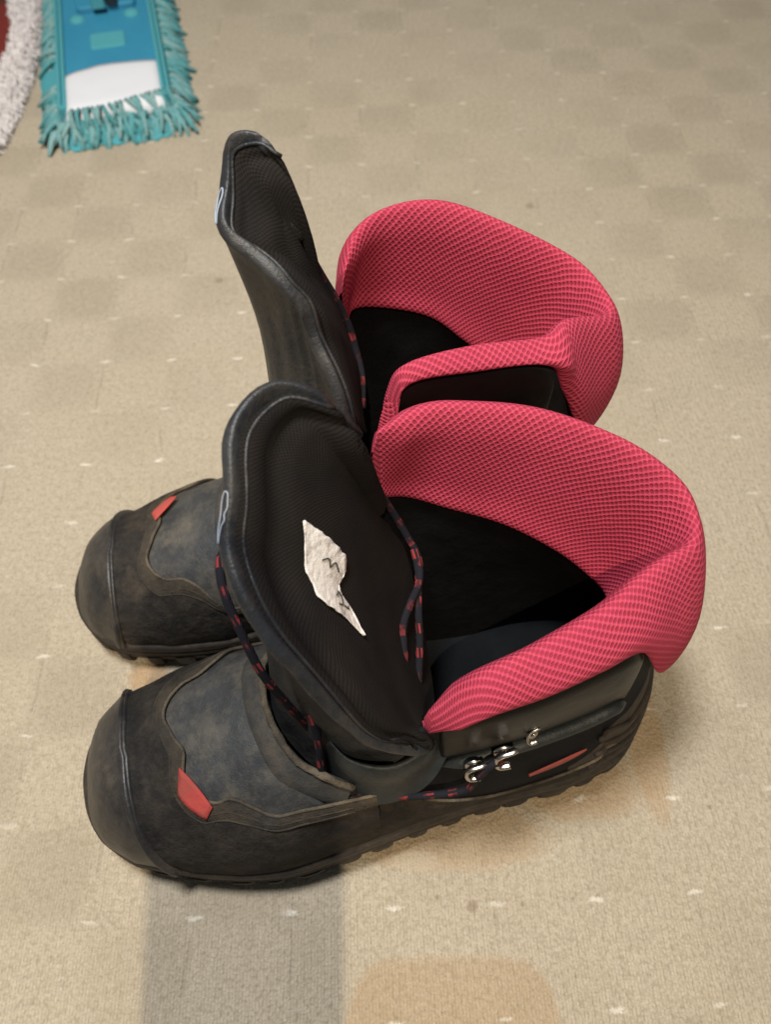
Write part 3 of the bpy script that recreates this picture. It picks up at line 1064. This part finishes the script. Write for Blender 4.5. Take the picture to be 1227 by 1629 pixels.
# folded gusset flap at the near corner of the throat
GT = cr([(129, -18, 101), (134, -28, 101), (140, -37, 102), (148, -42, 103), (158, -44.5, 103), (168, -43, 105), (176, -39, 107), (181, -31, 111), (181, -24, 114)], 5)
GB = cr([(126, -33, 76), (132, -42, 72), (140, -49, 72), (149, -52, 74), (158, -53, 76), (168, -52, 80), (176, -49, 86), (183, -43, 94), (187, -37, 102)], 5)
G = np.array([[a + np.array([0, 2.5, -5]), a + np.array([0, 1.2, 0.3]), a + np.array([0, -1.2, 0.2]), a * 0.8 + b * 0.2 + np.array([0, -1.8, 0]), a * 0.4 + b * 0.6 + np.array([0, 1.0, 0]), b] for a, b in zip(GT, GB)])
G = np.array([cr(r_, 4) for r_ in G])
grid_obj("tongue_gusset", G * mm, M['gusset'], front)


def on_tongue(TG, a, f, d):
    """point on a tongue's inner face: a along the rim 0..1, f from rim to foot 0..1"""
    S, SN, off = TG[:3]
    x, y = a * (len(S) - 1), f * (S.shape[1] - 1)
    i, j = int(min(x, len(S) - 2)), int(min(y, S.shape[1] - 2))
    u, v = x - i, y - j
    A = S + SN * off
    bl = lambda B: B[i, j] * (1 - u) * (1 - v) + B[i + 1, j] * u * (1 - v) + B[i, j + 1] * (1 - u) * v + B[i + 1, j + 1] * u * v
    return bl(A) + bl(SN) * d


def shell_at(TG, i, j, d):
    G2 = TG[3]
    n, m = G2.shape[:2]
    i0, j0 = int(min(i, n - 2)), int(min(j, m - 2))
    u, v = i - i0, j - j0
    bl = lambda B: B[i0, j0] * (1 - u) * (1 - v) + B[i0 + 1, j0] * u * (1 - v) + B[i0, j0 + 1] * (1 - u) * v + B[i0 + 1, j0 + 1] * u * v
    N = normals_of(G2)
    out = N[n // 2, 9]
    if out @ np.array([-1.0, 0, 0.4]) < 0:
        N = -N
    return bl(G2) + bl(N) * d


# torn white label
LEFT = [(.452, .243), (.498, .248), (.530, .250), (.548, .275), (.569, .276), (.581, .306), (.590, .390), (.607, .440), (.616, .463)]
RIGHT = [(.450, .249), (.452, .297), (.456, .352), (.464, .440), (.485, .444), (.519, .396), (.540, .409), (.561, .449), (.603, .474), (.615, .469)]


def resample(c, n):
    c = np.array(c)
    L = np.concatenate([[0], np.cumsum(np.linalg.norm(np.diff(c, axis=0), axis=1))])
    t = np.linspace(0, L[-1], n)
    return np.column_stack([np.interp(t, L, c[:, k]) for k in range(2)])


NL = 46
lf, rg = resample(LEFT, NL), resample(RIGHT, NL)
G = []
for i in range(NL):
    row = []
    for j in range(15):
        b = j / 14
        x = lf[i] * (1 - b) + rg[i] * b
        e = min(b, 1 - b, i / NL * 2, (NL - 1 - i) / NL * 2)
        jag = 0.0018 * noise.noise(Vector((i * 0.55, b * 3, 1))) * (1 if e < 0.08 else 0)
        curl = 0.7 + 0.7 * max(0, 1 - e / 0.10) * (0.2 + abs(noise.noise(Vector((i * 0.21, b * 2, 5.0)))) * 1.8) + 0.2 * noise.noise(Vector((i * 0.16, b * 4, 2)))
        row.append(on_tongue(TONGF, x[0] + jag, x[1] + jag, curl))
    G.append(row)
label_o = grid_obj("torn_label", np.array(G) * mm, M['paper'], front, thick=0.0003, off=1)
G = np.array(G)
GN = normals_of(G)
if GN[..., 2].sum() < 0:
    GN = -GN
for pts in ([(13, 8), (15, 9.5), (17, 9), (18, 11), (21, 10.5)], [(27, 6), (28, 8), (29, 10), (28, 11.5)], [(31, 5), (33, 7), (33, 9.5), (31.5, 11), (30, 10)], [(34, 8), (36, 9), (36.5, 11)]):
    P = [G[int(round(a)), int(round(b))] + GN[int(round(a)), int(round(b))] * 0.55 for a, b in pts]
    tube("ink_mark", cr(P, 5) * mm, 0.00035, M['ink'], label_o, 5)

# outlined white loop printed on the rolled leather of each tongue
lp = [(24.6, 6.4), (24.4, 7.6), (25.1, 9.0), (26.6, 9.6), (28.4, 9.6), (29.8, 9.2), (29.0, 8.0), (28.2, 7.5), (27.6, 6.6), (26.9, 6.9), (26.2, 6.1), (25.4, 6.2)]
P = cr([shell_at(TONGF, a + 12, b, 0.25) for a, b in lp], 5, closed=True)
P = np.concatenate([P, P[:2]])
tube("printed_loop", P * mm, 0.00034, M['print'], front, 5)
lp = [(18.6, 7.2), (19.0, 9.0), (20.2, 9.6), (21.8, 9.6), (23.0, 9.2), (22.0, 7.9), (21.0, 7.2), (20.0, 6.6), (19.1, 6.6)]
P = cr([shell_at(TONGR, a + 18, b, 0.25) for a, b in lp], 5, closed=True)
P = np.concatenate([P, P[:2]])
tube("printed_loop", P * mm, 0.0004, M['print'], rear, 5)

# dull red flash on the outer side of the nearer boot, below the hooks
G = []
for a in np.linspace(0, 1, 16):
    row = []
    for b in np.linspace(0, 1, 4):
        u = 2.0 + 1.05 * a
        v = 0.39 + 0.05 * a + (b - 0.5) * 0.028 * math.sin(math.pi * (0.12 + 0.86 * a)) ** 0.7
        row.append(qpF(u, v, 2.2))
    G.append(row)
grid_obj("accent_stripe", np.array(G) * mm, M['dullred'], front, thick=0.0008, off=0)

# ------------------------------------------------------------------ flat mop with chenille fringe
k = NT("mop_plastic")
v = k.obj()
n1 = k.noise(v, 30, 4)
M['mopblue'] = k.set(Base_Color=k.mix(n1, (0.022, 0.185, 0.31), (0.036, 0.235, 0.36)), Roughness=0.5, Normal=k.bump(k.noise(v, 900, 2), 0.2, 0.0005))
k = NT("mop_chenille")
v = k.obj()
rnd = k.n("ShaderNodeObjectInfo").outputs["Random"]
n1 = k.noise(v, 600, 3, 0.7)
c1 = k.mix(rnd, (0.10, 0.36, 0.38), (0.34, 0.50, 0.48))
M['chenille'] = k.set(Base_Color=k.mix(k.math('MULTIPLY', n1, 0.6), c1, (0.02, 0.14, 0.16)), Roughness=0.95, Normal=k.bump(n1, 1.0, 0.0015), Specular_IOR_Level=0.05)
k = NT("mop_cloth")
n1 = k.noise(k.obj(), 800, 3, 0.7)
M['mopcloth'] = k.set(Base_Color=k.mix(n1, (0.05, 0.24, 0.28), (0.10, 0.37, 0.41)), Roughness=0.95, Normal=k.bump(n1, 0.8, 0.001), Specular_IOR_Level=0.05)
k = NT("pocket_cloth")
v = k.obj()
n1 = k.noise(v, 60, 3)
M['white'] = k.set(Base_Color=(0.60, 0.61, 0.63), Roughness=0.9, Normal=k.bump(k.noise(v, 300, 3), 0.25, 0.001))
k = NT("dark_plastic")
M['darkplastic'] = k.set(Base_Color=(0.012, 0.016, 0.018), Roughness=0.5)

MB = Vector((-0.2525, 0.731, 0))
MT = Vector((-0.311, 0.981, 0))
ang = math.atan2((MT - MB).x, (MT - MB).y)
mop = empty("mop_head", MB, -ang, "blue flat mop head with turquoise fringe and white pocket lying on the carpet", "mop")


def rounded_slab(name, x0, x1, y0, y1, z0, z1, r, mat, parent, bev=0.002, n=5):
    pts = []
    for cx, cy, a0 in ((x1 - r, y1 - r, 0), (x0 + r, y1 - r, 90), (x0 + r, y0 + r, 180), (x1 - r, y0 + r, 270)):
        for i in range(n + 1):
            a = R(a0 + 90 * i / n)
            pts.append((cx + r * math.cos(a), cy + r * math.sin(a)))
    m_ = len(pts)
    V, F = [], []
    cx, cy = (x0 + x1) / 2, (y0 + y1) / 2
    sc = lambda p, d: (p[0] - d * (1 if p[0] > cx else -1), p[1] - d * (1 if p[1] > cy else -1))
    rows = [(0, z0), (0, z1 - bev), (bev * 0.3, z1 - bev * 0.3), (bev, z1)]
    for d, z in rows:
        V += [(*sc(p, d), z) for p in pts]
    for k_ in range(3):
        for i in range(m_):
            j = (i + 1) % m_
            F.append((k_ * m_ + i, k_ * m_ + j, (k_ + 1) * m_ + j, (k_ + 1) * m_ + i))
    F.append(tuple(3 * m_ + i for i in range(m_)))
    F.append(tuple(range(m_))[::-1])
    return mesh_obj(name, V, F, mat, parent, smooth=False)


rounded_slab("pad", -0.060, 0.060, -0.004, 0.425, 0.003, 0.013, 0.012, M['mopcloth'], mop)
plate = rounded_slab("plate", -0.0475, 0.0475, 0.006, 0.41, 0.0131, 0.020, 0.010, M['mopblue'], mop)
for x in (-0.0500, 0.0500):   # raised rails along the plate
    rounded_slab("rail", x - 0.0045, x + 0.0045, 0.012, 0.405, 0.0131, 0.0235, 0.003, M['mopcloth'], mop)
rounded_slab("recess", -0.019, 0.018, 0.118, 0.150, 0.0195, 0.0215, 0.004, M['mopcloth'], plate)
for x in (-0.030, 0.028):
    V, F = [], []
    for i in range(5):
        for j in range(14):
            a, rr, z = 2 * math.pi * j / 14, 0.0085 * math.cos(i * 0.38), 0.020 + 0.004 * math.sin(i * 0.38)
            V.append((x + rr * math.cos(a), 0.185 + rr * math.sin(a), z))
    F = [(i * 14 + j, i * 14 + (j + 1) % 14, (i + 1) * 14 + (j + 1) % 14, (i + 1) * 14 + j) for i in range(4) for j in range(14)] + [tuple(56 + j for j in range(14))]
    mesh_obj("button", V, F, M['mopcloth'], plate)
# hinge and the start of the handle
rounded_slab("hinge_base", -0.030, 0.034, 0.196, 0.262, 0.0201, 0.027, 0.006, M['mopblue'], plate)
hinge = rounded_slab("hinge", 0.004, 0.016, 0.192, 0.262, 0.0271, 0.046, 0.003, M['darkplastic'], mop)
rounded_slab("hinge_cheek", -0.012, 0.003, 0.188, 0.262, 0.0271, 0.042, 0.003, M['mopcloth'], mop)
tube("handle", [(0.0, 0.225, 0.045), (0.0, 0.30, 0.075), (0.0, 0.60, 0.195), (0.0, 1.25, 0.455)], 0.0125, M['mopcloth'], mop, 14)
# white pocket over the near end of the plate
G = []
for i in range(25):
    a = i / 24
    x = -0.0485 + 0.097 * a
    yt = 0.0700 + 0.012 * min(1, a / 0.36) - 0.004 * max(0, a - 0.55) / 0.45
    row = []
    for j in range(11):
        b = j / 10
        y = -0.003 + (yt + 0.003) * b
        edge = min(a, 1 - a) * 2
        z = 0.0205 + 0.0028 * min(1, edge * 4) ** 0.5 * min(1, b * 5) ** 0.5 * min(1, (1.12 - b) * 4) + 0.0006 * noise.noise(Vector((a * 5, b * 4, 0)))
        if j == 0:
            z = 0.013
        if i in (0, 24):
            z = 0.0145
        row.append((x, y, z))
    G.append(row)
grid_obj("pocket", G, M['white'], mop, thick=0.0008, off=1)

# thin ragged skirt of cloth under the fringe
sk = []
for i in range(120):
    w = 2 * math.pi * i / 120
    bx, by = 0.066 * max(-1, min(1, 1.35 * math.cos(w))), 0.205 + 0.218 * max(-1, min(1, 1.12 * math.sin(w)))
    rg_ = 1 + 0.05 * noise.noise(Vector((math.cos(w) * 14, math.sin(w) * 14, 0)))
    sk.append([(bx * 0.8, (by - 0.205) * 0.95 + 0.205, 0.010), (bx * 1.05, (by - 0.205) * 1.02 + 0.205, 0.007), (bx * 1.16 * rg_, (by - 0.205) * 1.055 * rg_ + 0.205, 0.0012)])
sk.append(sk[0])
grid_obj("skirt", sk, M['mopcloth'], mop)

# fringe: each strand its own piece, sharing seven meshes
strands = []
for q in range(7):
    rr = random.Random(q)
    bend, sw = rr.uniform(-0.006, 0.006), rr.uniform(-0.005, 0.005)
    L = rr.uniform(0.021, 0.031)
    pts = [(0, 0, 0), (L * 0.3, sw * 0.2, 0.003), (L * 0.65, sw * 0.6 + bend * 0.3, -0.001), (L, sw + bend, -0.0075)]
    V, F, UV = tube_data(pts, 0.0020, 6, 1.0, taper=lambda t: 1.0 - 0.25 * t ** 3)
    me = bpy.data.meshes.new("strand")
    me.from_pydata([tuple(v_) for v_ in V], [], F)
    me.materials.append(M['chenille'])
    me.polygons.foreach_set("use_smooth", [True] * len(me.polygons))
    strands.append(me)
rs = random.Random(3)


def strand(x, y, z, ang_, tilt, sc=1.0):
    o = bpy.data.objects.new("strand", rs.choice(strands))
    COL.objects.link(o)
    o.parent = mop
    o.location = (x, y, z)
    o.rotation_euler = (0, tilt, ang_)
    w = rs.uniform(0.9, 1.25)
    o.scale = (sc * rs.uniform(0.85, 1.1), w, w)


for layer, z0, off in ((0, 0.0085, 0.0), (1, 0.0125, 0.004)):
    n_ = 42
    for i in range(n_):          # near end, fanning at the corners
        a = (i + rs.uniform(-0.3, 0.3)) / (n_ - 1)
        x = -0.058 + 0.116 * a
        fan = (a - 0.5) * R(75) + rs.uniform(-0.36, 0.36)
        if rs.random() < 0.10 and layer:
            continue
        strand(x, -0.002 + off, z0, -math.pi / 2 + fan, rs.uniform(-0.10, 0.16), 1.0)
    n_ = 52
    for i in range(n_):
        y = 0.002 + 0.30 * (i + rs.uniform(-0.3, 0.3)) / n_
        for sd in (-1, 1):
            an = (0 if sd > 0 else math.pi) + rs.uniform(-0.42, 0.42) - sd * 0.22
            if sd < 0 and 0.075 < y < 0.115 and rs.random() < 0.8:
                continue
            strand(sd * (0.056 - off), y, z0, an, rs.uniform(-0.06, 0.14), 0.85)

for i in range(20):              # strands lying back over the pocket's lower edge
    x = -0.040 + 0.095 * (i + rs.uniform(-0.3, 0.3)) / 19
    strand(x, 0.003 + 0.013 * max(0, x + 0.01) / 0.05, 0.0235, -math.pi / 2 + (x * 9) + rs.uniform(-0.4, 0.4), rs.uniform(0.25, 0.45), 0.9)

# ------------------------------------------------------------------ shaggy rug in the corner
k = NT("rug_pattern")
ob = k.n("ShaderNodeSeparateXYZ")
v = k.obj()
k.t.links.new(v, ob.inputs[0])
n1 = k.noise(v, 500, 4, 0.7)
n2 = k.noise(v, 26, 4, 0.6)
# distance along the rug edge chooses the woven colours
uvn = k.n("ShaderNodeSeparateXYZ")
k.t.links.new(k.uv(), uvn.inputs[0])
pos = k.math('ADD', k.math('MULTIPLY', uvn.outputs[1], 12.0), k.math('MULTIPLY', k.math('SUBTRACT', n2, 0.5), 0.25))
cols = k.ramp(pos, [(0.0, (0.23, 0.040, 0.030)), (0.16, (0.22, 0.035, 0.028)), (0.22, (0.055, 0.050, 0.080)), (0.55, (0.04, 0.04, 0.07)), (0.62, (0.25, 0.05, 0.03)), (1.0, (0.20, 0.09, 0.05))])
far_brown = k.ramp(k.math('MULTIPLY', ob.outputs[1], 1.0), [(0.945, (0, 0, 0)), (0.965, (1, 1, 1))])
cols = k.mix(far_brown, cols, (0.075, 0.045, 0.028))
M['rugp'] = k.set(Base_Color=k.mix(k.math('MULTIPLY', n1, 0.5), cols, (0.05, 0.02, 0.02)), Roughness=0.95, Normal=k.bump(n1, 1.0, 0.002), Specular_IOR_Level=0.05)
k = NT("rug_shag")
v = k.obj()
n1 = k.noise(v, 220, 4, 0.7)
M['shag'] = k.set(Base_Color=k.mix(k.ramp(n1, [(0.3, (0, 0, 0)), (0.7, (1, 1, 1))]), (0.62, 0.575, 0.555), (0.72, 0.675, 0.655)), Roughness=0.95, Normal=k.bump(n1, 0.8, 0.002), Specular_IOR_Level=0.05)
outer = cr([(-0.470, 0.560), (-0.395, 0.640), (-0.366, 0.690), (-0.361, 0.745), (-0.364, 0.850), (-0.374, 0.925), (-0.392, 1.00), (-0.42, 1.09), (-0.47, 1.20)], 8)
inner = cr([(-0.520, 0.640), (-0.450, 0.720), (-0.410, 0.775), (-0.393, 0.812), (-0.390, 0.842), (-0.397, 0.900), (-0.410, 0.945), (-0.432, 1.00), (-0.50, 1.10)], 8)
rug = empty("rug", (0, 0, 0), 0, "shaggy white edged rug with dark red and navy pattern at the top corner", "rug")
G = []
for a, b in zip(outer, inner):
    row = []
    for t in np.linspace(0, 1, 9):
        x = a * (1 - t) + b * t
        z = 0.0145 * math.sin(min(1, t * 2.2) * math.pi / 2) ** 0.6 + 0.0016 * noise.noise(Vector((x[0] * 130, x[1] * 130, 0)))
        row.append((x[0], x[1], max(0.0005, z)))
    G.append(row)
grid_obj("white_border", G, M['shag'], rug)
G = []
for b in inner:
    row = []
    for t in np.linspace(0, 1, 12):
        x = b + np.array([-0.32 * t, 0.02 * t])
        z = 0.0155 + 0.006 * math.sin(min(1, t * 7) * math.pi / 2) + 0.0012 * noise.noise(Vector((x[0] * 90, x[1] * 90, 3)))
        row.append((x[0], x[1], z))
    G.append(row)
grid_obj("patterned_field", G, M['rugp'], rug)
V, F = [], []
for q in range(9000):
    i = rs.random() * (len(outer) - 1)
    i0 = int(i)
    f_ = i - i0
    a = outer[i0] * (1 - f_) + outer[i0 + 1] * f_
    b = inner[i0] * (1 - f_) + inner[i0 + 1] * f_
    t = rs.random() ** 1.2
    p = a * (1 - t) + b * t
    z = 0.0125 * math.sin(min(1, t * 2.2 + 0.05) * math.pi / 2) ** 0.6
    an = rs.uniform(0, 2 * math.pi) if t > 0.25 else math.atan2(*(a - b)[::-1]) + rs.uniform(-0.9, 0.9)
    L = rs.uniform(0.004, 0.008)
    d = np.array([math.cos(an), math.sin(an)])
    e = np.array([-d[1], d[0]]) * 0.0009
    h = rs.uniform(0.001, 0.006)
    p1 = p + d * L * 0.5
    p2 = p + d * L
    n0 = len(V)
    V += [(*(p - e), z), (*(p + e), z), (*(p1 + e), z + h), (*(p1 - e), z + h), (*p2, max(0.0006, z + h - 0.004))]
    F += [(n0, n0 + 1, n0 + 2, n0 + 3), (n0 + 3, n0 + 2, n0 + 4)]
shag = mesh_obj("shag_pile", V, F, M['shag'], rug)
shag["kind"] = "stuff"

# ------------------------------------------------------------------ unseen pole added between warm lamp and boots to cast a shadow strip
k = NT("shadow_pole_wood")
wv = k.noise(k.obj(), 30, 4)
M['wood'] = k.set(Base_Color=k.mix(wv, (0.10, 0.055, 0.028), (0.17, 0.10, 0.05)), Roughness=0.5)
shadow_stand = empty("shadow_pole", (-0.0370, -0.70, 0), 0, "slim wooden coat stand with pegs standing on the carpet", "coat stand")  # unseen helper added only to cast the grey shadow strip
V, F = [], []
prof = [(0.14, 0.0), (0.14, 0.018), (0.05, 0.03), (0.0128, 0.06), (0.0128, 1.0), (0.0128, 1.70), (0.0135, 1.715), (0.010, 1.73), (0.001, 1.735)]
for i, (rr, z) in enumerate(prof):
    V += [(rr * math.cos(2 * math.pi * j / 24), rr * math.sin(2 * math.pi * j / 24), z) for j in range(24)]
F = [(i * 24 + j, i * 24 + (j + 1) % 24, (i + 1) * 24 + (j + 1) % 24, (i + 1) * 24 + j) for i in range(len(prof) - 1) for j in range(24)]
mesh_obj("shadow_pole_shaft", V, F, M['wood'], shadow_stand)
for a in (0.4, 2.5, 4.6):
    tube("shadow_pole_peg", [(0.011 * math.cos(a), 0.011 * math.sin(a), 1.12), (0.06 * math.cos(a), 0.06 * math.sin(a), 1.14), (0.085 * math.cos(a), 0.085 * math.sin(a), 1.19)], 0.007, M['wood'], shadow_stand, 8)
